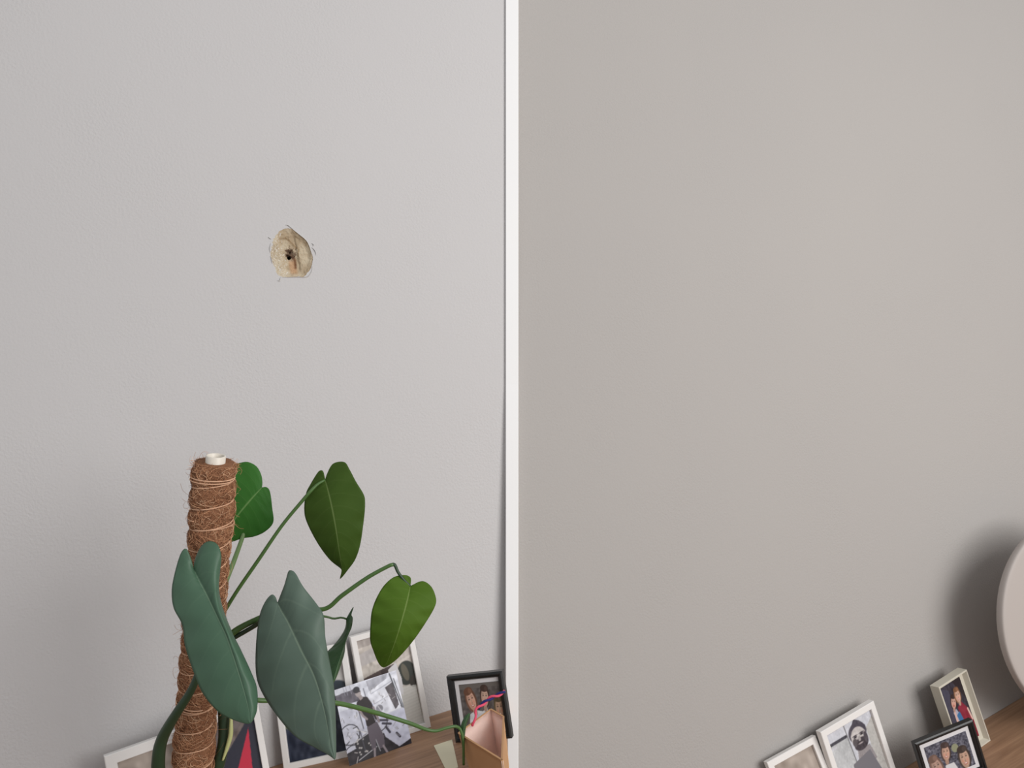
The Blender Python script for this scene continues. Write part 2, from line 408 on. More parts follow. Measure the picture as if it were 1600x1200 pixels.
# ------------------------------------------------------------------ pictures: small painter for the printed photographs
class Pic:
    def __init__(s, w, h, bg):
        s.w, s.h = w, h; s.a = np.zeros((h, w, 3)); s.a[:] = bg
        s.Y, s.X = np.mgrid[0:h, 0:w]; s.X = (s.X + .5) / w; s.Y = (s.Y + .5) / h
    def put(s, m, c, al=1):
        m = np.clip(m, 0, 1)[..., None] * al; s.a = s.a*(1-m) + np.array(c, float)*m; return s
    def ell(s, x, y, rx, ry, c, ang=0, al=1):
        ca_, sa = math.cos(ang), math.sin(ang); asp = s.h / s.w
        dx, dy = s.X - x, (s.Y - y) * asp
        u, v = (dx*ca_ + dy*sa)/rx, (-dx*sa + dy*ca_)/(ry*asp)
        d = np.sqrt(u*u + v*v); return s.put((1 - d) * min(rx, ry) * s.w + .5, c, al)
    def poly(s, pts, c, al=1):
        ins = np.zeros(s.X.shape, bool); n = len(pts)
        for i in range(n):
            x0, y0 = pts[i]; x1, y1 = pts[(i+1) % n]
            if y0 == y1: continue
            cnd = ((y0 > s.Y) != (y1 > s.Y)) & (s.X < (x1-x0)*(s.Y-y0)/(y1-y0)+x0); ins ^= cnd
        return s.put(ins.astype(float), c, al)
    def line(s, pts, c, w=1.0, al=1):
        for (x0, y0), (x1, y1) in zip(pts[:-1], pts[1:]):
            X, Y = s.X*s.w, s.Y*s.h; x0, y0, x1, y1 = x0*s.w, y0*s.h, x1*s.w, y1*s.h
            dx, dy = x1-x0, y1-y0; t = np.clip(((X-x0)*dx + (Y-y0)*dy)/(dx*dx+dy*dy+1e-9), 0, 1)
            s.put(w*.5 + .5 - np.hypot(X-x0-t*dx, Y-y0-t*dy), c, al)
        return s
    def noise(s, n, amp, box=(0, 0, 1, 1)):
        g = rng.normal(0, 1, (n+2, n+2)); gx, gy = s.X*n, s.Y*n; xi, yi = gx.astype(int), gy.astype(int); fx, fy = gx-xi, gy-yi
        v = (g[yi, xi]*(1-fx)+g[yi, xi+1]*fx)*(1-fy) + (g[yi+1, xi]*(1-fx)+g[yi+1, xi+1]*fx)*fy
        m = (s.X >= box[0]) & (s.X <= box[2]) & (s.Y >= box[1]) & (s.Y <= box[3])
        s.a += (v*m)[..., None]*amp; return s
    def face(s, x, y, rx, ry, skin, hair, ang=0, smile=True):
        """a simple generic face with hair, eyes, nose and mouth"""
        q = math.cos(ang), math.sin(ang); asp = s.w / s.h
        def L(dx, dy): return x + (dx*rx*q[0] - dy*ry/asp*q[1]), y + (dx*rx*q[1]*asp + dy*ry*q[0])
        h2 = [v*1.25 + 8 for v in hair]; sk = lambda k_: [v*k_ for v in skin]
        s.ell(*L(0, .05), rx*1.18, ry*1.12, hair, ang); s.ell(*L(-.55, .25), rx*.62, ry*.85, h2, ang, .5)
        s.ell(*L(0, 1.15), rx*.42, ry*.4, sk(.84), ang)
        s.ell(*L(0, .12), rx*.86, ry*.92, sk(.92), ang); s.ell(*L(.18, .1), rx*.62, ry*.74, sk(1.05), ang, .7)
        s.ell(*L(-.05, -.78), rx*.95, ry*.36, hair, ang); s.ell(*L(.35, -.72), rx*.4, ry*.26, h2, ang, .6)
        for e in (-.36, .36):
            s.ell(*L(e, -.06), rx*.19, ry*.07, sk(.38), ang, .75); s.ell(*L(e, -.24), rx*.22, ry*.04, sk(.55), ang, .6)
            s.ell(*L(e*1.2, .32), rx*.2, ry*.14, [min(255, skin[0]*1.08), skin[1]*.86, skin[2]*.84], ang, .5)
        s.ell(*L(.03, .22), rx*.09, ry*.2, sk(.84), ang, .6); s.ell(*L(.0, .36), rx*.15, ry*.05, sk(.66), ang, .6)
        s.ell(*L(0, .60), rx*.34, ry*.12, [min(255, skin[0]*.86), skin[1]*.55, skin[2]*.55], ang, .9)
        if smile: s.ell(*L(0, .58), rx*.25, ry*.06, (232, 224, 218), ang, .9)
        return s
def print_mesh(name, pic, x0, y0, x1, y1, z, parent, thick=.0003):
    """a thin sheet carrying the picture; local frame x right, y up, z out"""
    w, h = pic.w, pic.h; a = np.clip(pic.a, 0, 255)/255.0
    p_ = np.pad(a, ((1, 1), (1, 1), (0, 0)), 'edge')
    a = .4*a + .15*(p_[:-2, 1:-1] + p_[2:, 1:-1] + p_[1:-1, :-2] + p_[1:-1, 2:])
    a = np.where(a <= .04045, a/12.92, ((a+.055)/1.055)**2.4)
    xs = np.linspace(x0, x1, w); ys = np.linspace(y1, y0, h)
    vs = [(x, y, z) for y in ys for x in xs]
    fs = [((j+1)*w+i, (j+1)*w+i+1, j*w+i+1, j*w+i) for j in range(h-1) for i in range(w-1)]
    n = len(vs); vs += [(x0, y1, z-thick), (x1, y1, z-thick), (x1, y0, z-thick), (x0, y0, z-thick)]
    c = [0, w-1, h*w-1, (h-1)*w]; fs += [(n, n+1, n+2, n+3)] + [(c[i], c[(i+1) % 4], n+(i+1) % 4, n+i) for i in range(4)]
    o = mesh(name, vs, fs, M_print, parent)
    col = np.ones((len(vs), 4)); col[:n, :3] = a.reshape(-1, 3); col[n:, :3] = .8
    at_ = o.data.color_attributes.new('col', 'FLOAT_COLOR', 'POINT'); at_.data.foreach_set('color', col.ravel()); return o
def ring_mesh(name, Wd, Ht, prof, m, parent):
    """mitred rectangular moulding; prof = (inset, z) round its cross-section; y runs from 0 up"""
    vs, fs = [], []; k = len(prof)
    for ins, z in prof: vs += [(-Wd/2+ins, ins, z), (Wd/2-ins, ins, z), (Wd/2-ins, Ht-ins, z), (-Wd/2+ins, Ht-ins, z)]
    for i in range(k):
        for c in range(4):
            a, b = i*4, ((i+1) % k)*4; fs.append((a+c, a+(c+1) % 4, b+(c+1) % 4, b+c))
    bm = bmesh.new(); bv = [bm.verts.new(v) for v in vs]
    for f in fs: bm.faces.new([bv[i] for i in f])
    return bm_obj(name, bm, m, parent)
def box_mesh(name, x0, y0, z0, x1, y1, z1, m, parent):
    vs = [(x, y, z) for z in (z0, z1) for y in (y0, y1) for x in (x0, x1)]
    return mesh(name, vs, [(0,2,3,1), (4,5,7,6), (0,1,5,4), (2,6,7,3), (0,4,6,2), (1,3,7,5)], m, parent)
def frame_matrix(B, H, a, n, phi, th):
    w = B.a*math.cos(phi) + B.n*math.sin(phi); mm = B.a*-math.sin(phi) + B.n*math.cos(phi)
    h = B.u*math.cos(th) - mm*math.sin(th); z = w.cross(h)
    return Matrix.Translation(B.w(a, n, H)) @ Matrix((w, h, z)).transposed().to_4x4()
def photo_frame(B, H, prm, label, pic, bar, T, matw, m_frame, style='white', easel=False, group='picture frames standing on the shelves', matm=None, extra=None):
    a, n, phi, th, Wd, Ht = prm
    root = empty('framed_photo', frame_matrix(B, H, a, n, phi, th), label, 'picture frame', group)
    if style == 'white': prof = [(0, -T), (0, -.0012), (.0012, 0), (bar-.001, 0), (bar, -.001), (bar, -.008), (bar-.004, -T)]
    elif style == 'box': prof = [(0, -T), (0, -.001), (.001, 0), (.0035, 0), (.0042, -.0015), (.0085, -.012), (.0085, -T)]
    else: prof = [(0, -T), (0, -.002), (.003, 0), (bar*.42, 0), (bar*.5, -.0025), (bar*.8, -.004), (bar, -.009), (bar, -T)]
    ring_mesh('border', Wd, Ht, prof, m_frame, root)
    ib = {'white': bar-.003, 'box': .0078, 'black': bar-.001}[style]; zd = {'white': -.008, 'box': -.012, 'black': -.009}[style]
    mb = box_mesh('mat_board', -Wd/2+ib, ib, zd-.0015, Wd/2-ib, Ht-ib, zd, matm or M_mat, root)
    if isinstance(matw, (int, float)): matw = (matw,)*4          # left, right, bottom, top
    print_mesh('photo_print', pic, -Wd/2+ib+matw[0], ib+matw[2], Wd/2-ib-matw[1], Ht-ib-matw[3], zd+.0007, mb)
    box_mesh('backing', -Wd/2+ib*.6, ib*.6, -T-.0015, Wd/2-ib*.6, Ht-ib*.6, -T+.0008, M_back, root)
    if easel:
        Lg = Ht*.62; an = math.radians(20)
        vs = []
        for s_ in (-1, 1):
            for y, z in ((Ht*.66, -T-.0015), (Ht*.66 - .004, -T-.0045), (Ht*.04, -T-.002-Lg*math.sin(an)), (Ht*.04, -T-.005-Lg*math.sin(an))):
                vs.append((s_*(.010 if y > Ht*.3 else .018), y, z))
        mesh('easel_leg', vs, [(0,2,3,1), (4,5,7,6), (0,1,5,4), (2,6,7,3), (0,4,6,2), (1,3,7,5)], M_back, root)
    return root

GR = lambda v: (v, v*.98, v*.97)
def pic_outdoor():           # sepia outdoor scene, someone seated with dark hair
    p = Pic(130, 200, (196, 188, 180))
    p.poly([(0,0),(1,0),(1,.07),(0,.10)], (168,160,155)); p.noise(18, 14, (0,0,1,.3))
    p.poly([(0,.16),(1,.05),(1,.2),(0,.28)], (186,180,178)); p.noise(30, 8)
    p.poly([(0,.40),(.35,.36),(.5,.38),(.5,.45),(0,.5)], (96,84,82)); p.poly([(0,.50),(.38,.45),(.40,.62),(0,.66)], (158,138,132))
    p.line([(.02,.52),(.36,.47)], (226,220,216), 4)
    p.poly([(.36,.36),(.62,.34),(.6,.55),(.40,.56)], (72,62,62)); p.ell(.46,.52,.06,.045,(228,222,220))
    p.poly([(.58,.12),(1,.08),(1,.16),(.58,.22)], (150,142,136), .7); p.line([(.62,.36),(.98,.30)], (222,214,206), 5, .6)
    for i in range(22):
        y = .4 + i*.028; p.line([(.55, y+.02), (1, y-.01)], GR(172 + 30*(i % 2)), 1.5, .6)
    p.ell(.82,.46,.17,.12,(60,64,60),.5); p.ell(.80,.45,.06,.09,(118,112,98),-.2,.8); p.ell(.93,.56,.08,.06,(66,62,58),.4)
    p.poly([(.62,.58),(.97,.60),(1,.98),(.62,.98)], (206,206,200), .75)
    for i in range(26):
        y = .6 + i*.015; p.line([(.62, y+.02), (1, y)], GR(184 + 26*(i % 2)), 1, .5)
    p.poly([(.95,.6),(1,.55),(1,1),(.97,1)], (120,108,96), .5)
    p.poly([(.5,.38),(.66,.33),(.72,.5),(.7,.66),(.52,.6)], (214,212,214)); return p
def pic_print():             # black and white photo: a man in a dark T-shirt among bicycles and sunshades
    p = Pic(150, 175, (206, 208, 220))
    p.poly([(0,0),(.62,0),(.60,.45),(0,.3)], (214,217,228))
    p.poly([(.50,.02),(.85,0),(.80,.10),(.52,.16)], (166,167,178)); p.poly([(.50,.17),(.85,.06),(1,.03),(1,.5),(.55,.52)], (226,228,238))
    p.line([(.54,.2),(.9,.12)], (180,182,194), 2); p.line([(.52,.35),(.78,.3)], (186,188,200), 2)
    p.ell(.62,.42,.055,.05,(140,140,150)); p.line([(.6,.38),(.64,.46)], (230,230,236), 1.5)
    p.poly([(.77,.18),(.90,.14),(.93,.45),(.86,.5)], (86,80,86)); p.line([(.88,.02),(.97,.5)], (60,62,70), 2.5); p.line([(.93,.1),(1.0,.56)], (90,92,98), 2)
    p.poly([(0,.04),(.36,.08),(.36,.24),(0,.22)], (98,94,104)); p.noise(20, 10)
    p.poly([(0,.0),(.3,0),(.3,.07),(0,.08)], (202,204,214))
    p.poly([(0,.30),(.32,.30),(.34,1),(0,1)], (196,198,212))
    p.poly([(.34,.30),(.55,.33),(.55,.62),(.34,.62)], (200,204,224))
    p.poly([(.0,.84),(.6,.74),(1,.9),(1,1),(0,1)], (40,36,42))
    p.poly([(.56,.52),(1,.52),(1,.93),(.80,.98),(.62,.80)], (198,200,218)); p.noise(26, 9)
    for x0, y0, x1, y1 in ((.62,.62,.74,.66),(.66,.68,.70,.76),(.8,.8,.84,.86),(.56,.56,.7,.6)): p.line([(x0,y0),(x1,y1)], (60,58,70), 5)
    def wheel(x, y, r):
        pts = [(x + r*math.cos(t), y + r*.86*math.sin(t)) for t in np.linspace(0, 6.29, 30)]; p.line(pts, (52,52,60), 1.8)
    wheel(.10,.62,.15); wheel(.10,.88,.14); wheel(.55,.58,.15); wheel(.36,.80,.14)
    for i in range(14):
        x, y = rng.uniform(0, .5), rng.uniform(.5, .95); p.line([(x,y),(x+rng.uniform(-.12,.15), y+rng.uniform(-.1,.1))], GR(rng.choice([50, 70, 220])), 1.6)
    p.poly([(.14,.74),(.44,.66),(.48,.95),(.18,1)], (46,44,50)); p.line([(.16,.97),(.46,.88)], (206,206,212), 2); p.line([(.14,.74),(.44,.66)], (200,200,208), 2)
    p.line([(.44,.66),(.5,.95)], (200,200,208), 1.6)
    for i in range(16): x, y = rng.uniform(.15,.46), rng.uniform(.7,.95); p.ell(x, y, .015, .012, GR(190))
    for x0, y0, w in ((.30,.34,2), (.26,.62,2), (.44,.1,1.5)): p.line([(x0,y0),(x0+.02,y0+.26)], (80,80,92), w)
    for x in (.14,.18,.24): p.line([(x,0),(x+.01,.12)], (150,152,164), 1.2)
    # the man
    for i in range(34):
        x, y = rng.uniform(.5, .98), rng.uniform(.1, .9); p.line([(x,y),(x+rng.uniform(-.06,.06), y+rng.uniform(-.05,.05))], GR(rng.choice([90, 130, 240])), 1.1, .7)
    for i in range(20):
        x, y = rng.uniform(0, .34), rng.uniform(.3, .7); p.line([(x,y),(x+rng.uniform(-.06,.06), y+rng.uniform(-.05,.05))], GR(rng.choice([70, 120, 240])), 1.2, .7)
    p.poly([(.27,.32),(.30,.25),(.40,.20),(.47,.22),(.52,.32),(.56,.52),(.53,.56),(.50,.46),(.53,.62),(.38,.64),(.37,.46),(.33,.42)], (30,20,24))
    p.line([(.30,.32),(.35,.44),(.40,.50)], (150,138,140), 5); p.line([(.53,.38),(.56,.52),(.57,.58)], (140,128,132), 5)
    p.poly([(.37,.60),(.54,.57),(.60,.78),(.58,.92),(.50,.92),(.47,.78),(.44,.92),(.38,.9)], (96,88,98))
    p.line([(.42,.9),(.40,1)], (150,140,146), 5); p.line([(.56,.9),(.60,1)], (150,140,146), 5)
    p.ell(.345,.135,.045,.055,(168,158,158),-.15); p.ell(.33,.09,.052,.042,(38,36,44),-.15); p.line([(.31,.12),(.38,.12)], (48,44,50), 2.5)
    p.poly([(.33,.18),(.39,.17),(.41,.22),(.36,.24)], (156,146,146)); return p
def pic_three():             # colour photo of three smiling faces in a row
    p = Pic(150, 120, (92, 86, 84)); p.noise(22, 10); p.poly([(0,0),(1,0),(1,.1),(0,.12)], (104, 98, 94))
    p.poly([(.12,1),(.18,.66),(.34,.58),(.5,.62),(.62,.55),(.7,1)], (206,206,208)); p.noise(16, 6, (.1,.5,.8,1))
    p.face(.25,.34,.115,.24,(204,162,142),(104,72,56),-.30); p.face(.60,.30,.10,.22,(196,164,146),(66,50,44),.1)
    p.face(.92,.56,.11,.25,(190,156,132),(84,72,52),0); p.poly([(.8,.9),(1,.8),(1,1),(.75,1)], (70,76,66)); return p
def pic_couple():            # two people hugging against a dark background, one in crimson
    p = Pic(90, 150, (58, 54, 64)); p.noise(24, 9); p.poly([(0,0),(.35,.1),(.5,1),(.15,1)], (74, 74, 92), .7); p.poly([(.6,0),(1,0),(1,.4)], (44, 36, 38), .8)
    p.poly([(.50,.42),(.72,.36),(.90,.50),(1,.72),(1,1),(.52,1)], (134, 40, 58)); p.noise(14, 7, (.5,.4,1,1))
    p.poly([(.26,.45),(.42,.42),(.56,.6),(.60,1),(.28,1)], (168,166,182)); p.poly([(.36,.52),(.52,.48),(.66,.80),(.60,.88),(.44,.74)], (62,112,160))
    p.poly([(.40,.74),(.62,.84),(.66,1),(.38,1)], (146,62,112)); p.line([(.32,.42),(.30,.66)], (212,176,166), 7)
    p.line([(.30,.68),(.36,.96)], (196,190,204), 8); p.line([(.90,.52),(.96,.70)], (222,184,172), 6); p.line([(.70,.98),(.76,.82)], (222,186,176), 5)
    p.face(.40,.30,.12,.105,(208,166,150),(52,40,40),.35,False); p.face(.66,.24,.13,.115,(212,172,152),(120,84,60),.05); return p
def pic_party():
    p = Pic(120, 90, (88, 88, 100)); p.noise(40, 26); p.noise(12, 10)
    p.ell(.66,.34,.08,.12,(140,142,116)); p.face(.16,.62,.12,.3,(178,146,132),(110,86,76),-.2); p.face(.44,.34,.10,.24,(196,158,138),(66,52,50),.15)
    p.face(.80,.68,.12,.3,(190,156,136),(60,50,46)); p.poly([(.3,1),(.35,.7),(.55,.7),(.62,1)], (210,208,210)); return p
def pic_beard():             # black and white portrait of a bearded man by a pale window
    p = Pic(130, 190, (206, 208, 216)); p.poly([(0,.16),(.40,.17),(.48,1),(0,1)], (188,190,192)); p.line([(.0,.17),(.38,.17)], (70,70,78), 7)
    p.line([(.40,.02),(.47,1)], (110,110,112), 2); p.poly([(.05,.21),(.16,.21),(.16,.24),(.05,.24)], (200,200,206)); p.noise(12, 5)
    p.poly([(.8,.2),(1,.1),(1,1),(.8,1)], (188,186,182)); p.poly([(.52,.40),(.78,.40),(.84,.6),(.46,.6)], (150,144,146))
    p.ell(.62,.20,.185,.125,(92,88,96),-.1); p.poly([(.48,.14),(.62,.03),(.72,.08),(.80,.16),(.78,.22),(.6,.16)], (78,74,84))
    p.ell(.62,.265,.155,.135,(192,186,184),-.1); p.ell(.56,.215,.09,.035,(206,200,198)); p.ell(.63,.345,.145,.075,(72,66,72),-.1); p.ell(.52,.30,.05,.05,(92,86,90)); p.ell(.75,.30,.04,.07,(84,78,84))
    for x in (.55,.69): p.ell(x,.24,.035,.010,(52,48,54)); p.ell(x,.222,.05,.008,(70,64,70))
    p.ell(.62,.28,.026,.032,(164,158,158)); p.ell(.62,.318,.06,.010,(58,52,56)); p.ell(.62,.335,.05,.009,(176,166,168)); p.noise(50, 6)
    p.poly([(.36,.52),(.75,.46),(.95,1),(.28,1)], (120,118,124)); return p
def pic_boat():
    p = Pic(110, 90, (120, 108, 104)); p.noise(14, 16); p.poly([(.0,1),(.30,.62),(.95,0),(1,0),(1,1)], (52,52,64))
    p.poly([(.45,1),(.86,.2),(.80,1)], (196,52,74)); p.face(.14,.38,.13,.26,(172,134,118),(70,56,50)); p.poly([(.0,.0),(.9,0),(.3,.5),(0,.3)], (96,88,88), .5); return p
def pic_dark():
    p = Pic(90, 130, (44, 50, 66)); p.noise(20, 12); p.poly([(0,0),(1,0),(1,.35),(0,.45)], (186,182,178)); p.noise(10, 6); p.ell(.1,.62,.16,.06,(112,122,96)); p.ell(.85,.5,.25,.2,(62,70,78)); return p
def pic_plain(): p = Pic(80, 60, (170, 158, 148)); p.noise(12, 12); return p

GL = 'white photo frames in a row on the left shelf'; GRR = 'white photo frames in a row on the right shelf'
photo_frame(BL, HL, (-.817, .070, -.20, .10, .130, .133), 'white photo frame at the lower left, its top edge running behind the coir pole', pic_plain(), .018, .016, .004, M_white, group=GL)
photo_frame(BL, HL, (-.685, .150, -.008, .205, .125, .164), 'white photo frame holding a picture with a red triangle, just right of the pole foot', pic_boat(), .011, .014, (.008, .001, .03, .004), M_white, group=GL)
photo_frame(BL, HL, (-.529, .059, .244, .209, .147, .208), 'white photo frame with a dark blue picture behind the large grey-green leaf', pic_dark(), .012, .014, .003, M_white, group=GL)
photo_frame(BL, HL, (-.376, .057, -.03, .068, .123, .213), 'white photo frame with sepia outdoor picture behind the loose print', pic_outdoor(), .011, .016, (0, 0, .0, .0), M_white, group=GL)
photo_frame(BL, HL, (-.2475, .1905, .554, .099, .1095, .122), 'black photo frame with three smiling faces behind the peach gift bag', pic_three(), .012, .016, (.009, .000, .008, .008), M_black, 'black', True, 'black photo frames')
photo_frame(BR, HR, (.855, .080, -.073, .037, .107, .184), 'small deep cream photo frame holding a colour photo of two people hugging', pic_couple(), .01, .026, (.004, .012, .012, .004), M_cream, 'box', True, group=GRR, matm=M_cream)
photo_frame(BR, HR, (.723, .140, .197, .0, .157, .126), 'black photo frame with group picture standing before the small cream frame', pic_party(), .013, .016, .010, M_black, 'black', True, 'black photo frames')
photo_frame(BR, HR, (.545, .056, -.043, .030, .174, .214), 'white photo frame with black and white portrait of a bearded man', pic_beard(), .015, .016, 0, M_white, group=GRR)
photo_frame(BR, HR, (.385, .060, .0, .147, .145, .201), 'white photo frame cut off at the bottom edge, leftmost on the right shelf', pic_plain(), .015, .014, 0, M_white, group=GRR)

# loose black and white print leaning on the sepia frame
root = empty('loose_photo', frame_matrix(BL, HL, -.425, .105, -.094, .170), 'loose black and white print of a man in dark T-shirt among bicycles', 'photo')
print_mesh('paper_sheet', pic_print(), -.061, 0, .061, .138, 0, root, .0004)

# ------------------------------------------------------------------ lamp at the right edge
LA, LU, LR_, LN = 1.185, -.968, .240, .16
lamp = empty('round_lamp', BR.mat(LA, LN, HR), 'large round off-white disc-shaped lamp cut off by the right edge', 'lamp')
vs, fs = [], []; NS = 96
prof = [(0, -.0125), (.5, -.0123), (.95, -.0118), (.985, -.0112), (.995, -.010), (1, -.007), (1, .006), (.985, .010), (.9, .012), (0, .013)]
for r_, z in prof:
    for j in range(NS): an = 2*math.pi*j/NS; vs.append((r_*LR_*math.cos(an), z, (LU-HR) + r_*LR_*math.sin(an)))
for i in range(len(prof)-1):
    for j in range(NS): fs.append((i*NS+j, i*NS+(j+1) % NS, (i+1)*NS+(j+1) % NS, (i+1)*NS+j))
mesh('lamp_shade', vs, fs, M_lamp, lamp, True)
vs, fs = tube_data([Vector((0, .03, .003)), Vector((0, .03, .012)), Vector((0, .03, .016))], [.075, .075, .06], 40); mesh('base', vs, fs, M_lamp, lamp)
vs, fs = tube_data([Vector((0, .03, .012)), Vector((0, .03, .24))], .008, 16); mesh('pole', vs, fs, M_lamp, lamp, True)

# ------------------------------------------------------------------ gift bag, its cord handle, the card
UR = HL + .08
rim = [BL.at_u(716, 1146, UR), BL.at_u(767, 1108, UR), BL.at_u(787.5, 1120, UR), BL.at_u(785, 1189, UR)]
ctr = [sum(p[i] for p in rim)/4 for i in range(3)]
bag = empty('gift_bag', BL.mat(ctr[0], ctr[1], HL), 'open peach paper gift bag with kraft edges in front of the black frame', 'gift bag')
def loc(p): return Vector((p[0]-ctr[0], -(p[1]-ctr[1]), p[2]-HL))
r_o = [loc(p) for p in rim]
def scaled(v, s, z): return Vector((v.x*s, v.y*s, z))
def bag_wall(i, m, nm, dn, flare=.0):
    """one folded side of the bag as its own sheet with thickness, bulging a little"""
    A, B_ = r_o[i], r_o[(i+1) % 4]; nn = Vector(((B_-A).y, -(B_-A).x, 0)).normalized()
    if nn.dot(A + B_) < 0: nn = -nn
    vs = []; NU, NV = 10, 8
    for off in (dn, dn - .0007):
        for v in range(NV+1):
            t = v/NV
            for u_ in range(NU+1):
                q = A.lerp(B_, u_/NU); s_ = .80 + .20*t; bul = -.004*math.sin(math.pi*u_/NU)*math.sin(math.pi*t)
                p = Vector((q.x*s_, q.y*s_, .0006 + (.0794)*t)) + nn*(off + bul); vs.append(p)
    n1 = (NU+1)*(NV+1); fs = []
    for v in range(NV):
        for u_ in range(NU):
            a = v*(NU+1)+u_; fs.append((a, a+1, a+NU+2, a+NU+1)); fs.append((n1+a, n1+a+NU+1, n1+a+NU+2, n1+a+1))
    bd = [u_ for u_ in range(NU+1)] + [v*(NU+1)+NU for v in range(1, NV+1)] + [NV*(NU+1)+u_ for u_ in range(NU-1, -1, -1)] + [v*(NU+1) for v in range(NV-1, 0, -1)]
    for i_ in range(len(bd)): a, b = bd[i_], bd[(i_+1) % len(bd)]; fs.append((a, b, n1+b, n1+a))
    return mesh(nm, vs, fs, m, bag, True)
for i in range(4): bag_wall(i, M_kraft, 'side_panel', 0.0)
for i in range(4): bag_wall(i, M_peach, 'lining', -.0009)
mesh('bottom', [scaled(v, .80, .0006) for v in r_o] + [scaled(v, .80, .002) for v in r_o], [(3,2,1,0), (4,5,6,7), (0,1,5,4), (1,2,6,5), (2,3,7,6), (3,0,4,7)], M_kraft, bag)
# turned-over rim
for i in range(4):
    A, B_ = r_o[i], r_o[(i+1) % 4]; nn = Vector(((B_-A).y, -(B_-A).x, 0)).normalized()
    if nn.dot(A + B_) < 0: nn = -nn
    vs = []
    for p in (A, B_):
        for dn, z in ((.0008, 0), (.0008, .0012), (-.0022, .0012), (-.0022, -.0)): vs.append(p + nn*dn + Vector((0, 0, z)))
    mesh('rim', vs, [(0,1,5,4), (1,2,6,5), (2,3,7,6), (3,0,4,7), (3,2,1,0), (4,5,6,7)], M_kraft, bag)
bi = bag.matrix_world.inverted()
cord = catmull([(740,1134,1.375,0),(741,1124,1.375,0),(744,1111,1.378,0),(752,1102,1.385,0),(766,1091,1.39,0),(778,1086,1.392,0),(789,1080,1.394,0)], 60)
cp = [P(*q[:3]) for q in cord]
for off, m, lb, g0 in ((0, M_pink, 'pink cord strand', 0), (math.pi, M_navy, 'navy cord strand', 22)):
    path = []
    for i in range(g0, 60):
        t_ = (cp[min(i+1, 59)] - cp[max(i-1, 0)]).normalized(); s1 = t_.cross(CF).normalized(); s2 = t_.cross(s1)
        ang = i*.30 + off; rr = .0019; path.append(bi @ (cp[i] + s1*(rr*math.cos(ang)) + s2*(rr*math.sin(ang))))
    o = tube('handle', path, .0021, m, bag, 10); tag(o, lb)
cd = [BL.at_u(678, 1166, HL), BL.at_u(706.5, 1156.5, HL), BL.at_u(716, 1200, HL), BL.at_u(698, 1206, HL)]
c0 = [sum(p[i] for p in cd)/4 for i in range(2)]
o = mesh('card', [(p[0]-c0[0], -(p[1]-c0[1]), z) for z in (.0004, .0014) for p in cd], [(3,2,1,0), (4,5,6,7), (0,1,5,4), (1,2,6,5), (2,3,7,6), (3,0,4,7)], M_pale)
o.matrix_world = BL.mat(c0[0], c0[1], HL); tag(o, 'pale cream card lying on the wooden shelf left of the gift bag', 'card')

# ------------------------------------------------------------------ coir pole
pt, pb = P(336, 722, 1.075), P(302, 1195, 1.14)
axis = (pb - pt).normalized()
pot_top = P(293, 1330, 1.16); pb2 = pt + axis*((pot_top - pt).length)
Lp = (pb2 - pt).length
pole = empty('coir_pole', Matrix.Translation(pb2), 'tall brown coir-wrapped plant pole bound with pale twine', 'plant pole')
pinv = pole.matrix_world.inverted()
e1 = (CR - axis*CR.dot(axis)).normalized(); e2 = axis.cross(e1)
def rad0(s): return (33.0 - 3.5*min(1, s/.4)) / F_PX * (1.075 + .06*s/.4)
PITCH = .0295
def wrap_phase(s, an): return ((s - .0215)/PITCH - an/(2*math.pi)) % 1.0
def prad(s, an):
    r = rad0(s); ph = wrap_phase(s, an); d = min(ph, 1-ph)
    r *= 1 - .10*math.exp(-(d/.16)**2)
    r *= 1 + .035*math.sin(3*an + s*31) + .03*math.sin(an*2 - s*55)
    if s < .012: r *= .90 + .12*math.sqrt(max(0, s/.012))
    return r
def pp(s, an, dr=0): r = prad(s, an) + dr; return pinv @ (pt + axis*s + e1*(r*math.cos(an)) + e2*(r*math.sin(an)))
NSS, NAA = 330, 72
vs = [pp(Lp*i/NSS, 2*math.pi*j/NAA, rng.normal(0, .0004)) for i in range(NSS+1) for j in range(NAA)]
fs = [(i*NAA+j, i*NAA+(j+1) % NAA, (i+1)*NAA+(j+1) % NAA, (i+1)*NAA+j) for i in range(NSS) for j in range(NAA)]
vs.append(pinv @ (pt + axis*.001)); fs += [(len(vs)-1, (j+1) % NAA, j) for j in range(NAA)]
vs.append(pinv @ pb2); fs += [(len(vs)-1, NSS*NAA+j, NSS*NAA+(j+1) % NAA) for j in range(NAA)]
mesh('coir_sleeve', vs, fs, M_coir, pole, True)
# plastic core pipe
ro, ri = .0128, .0104; vs, fs = [], []
seq = [(ro, .03), (ro, -.0085), (ro-.0006, -.0092), (ri+.0006, -.0092), (ri, -.0085), (ri, .03)]
pc = pt + e1*.0005
for r_, s in seq:
    for j in range(40): an = 2*math.pi*j/40; vs.append(pinv @ (pc + axis*s + e1*(r_*math.cos(an)) + e2*(r_*math.sin(an))))
for i in range(5):
    for j in range(40): fs.append((i*40+j, i*40+(j+1) % 40, (i+1)*40+(j+1) % 40, (i+1)*40+j))
mesh('core_pipe', vs, fs, M_pipe, pole, True)
# twine helix plus a couple of doubled turns at the top
def twine(s0, turns, pitch, dr=.0, n=70, ph=0.0, r=.0009):
    path = []
    for i in range(int(n*turns)+1):
        an = 2*math.pi*i/n + ph; s = s0 + pitch*(i/n)
        if s > Lp - .01: break
        path.append(pp(s, an, dr + .0012))
    tube('twine', path, r, M_twine, pole, 6)
# helix advances against angle in wrap_phase: s = s0 + PITCH*an/2pi
twine(.0215, 20, PITCH)
twine(.0175, 1.6, .004, .0004); twine(.076, 1.0, .012, .0005, ph=2.0, r=.0006); twine(.345, 1.4, .005, .0004, ph=1.0)
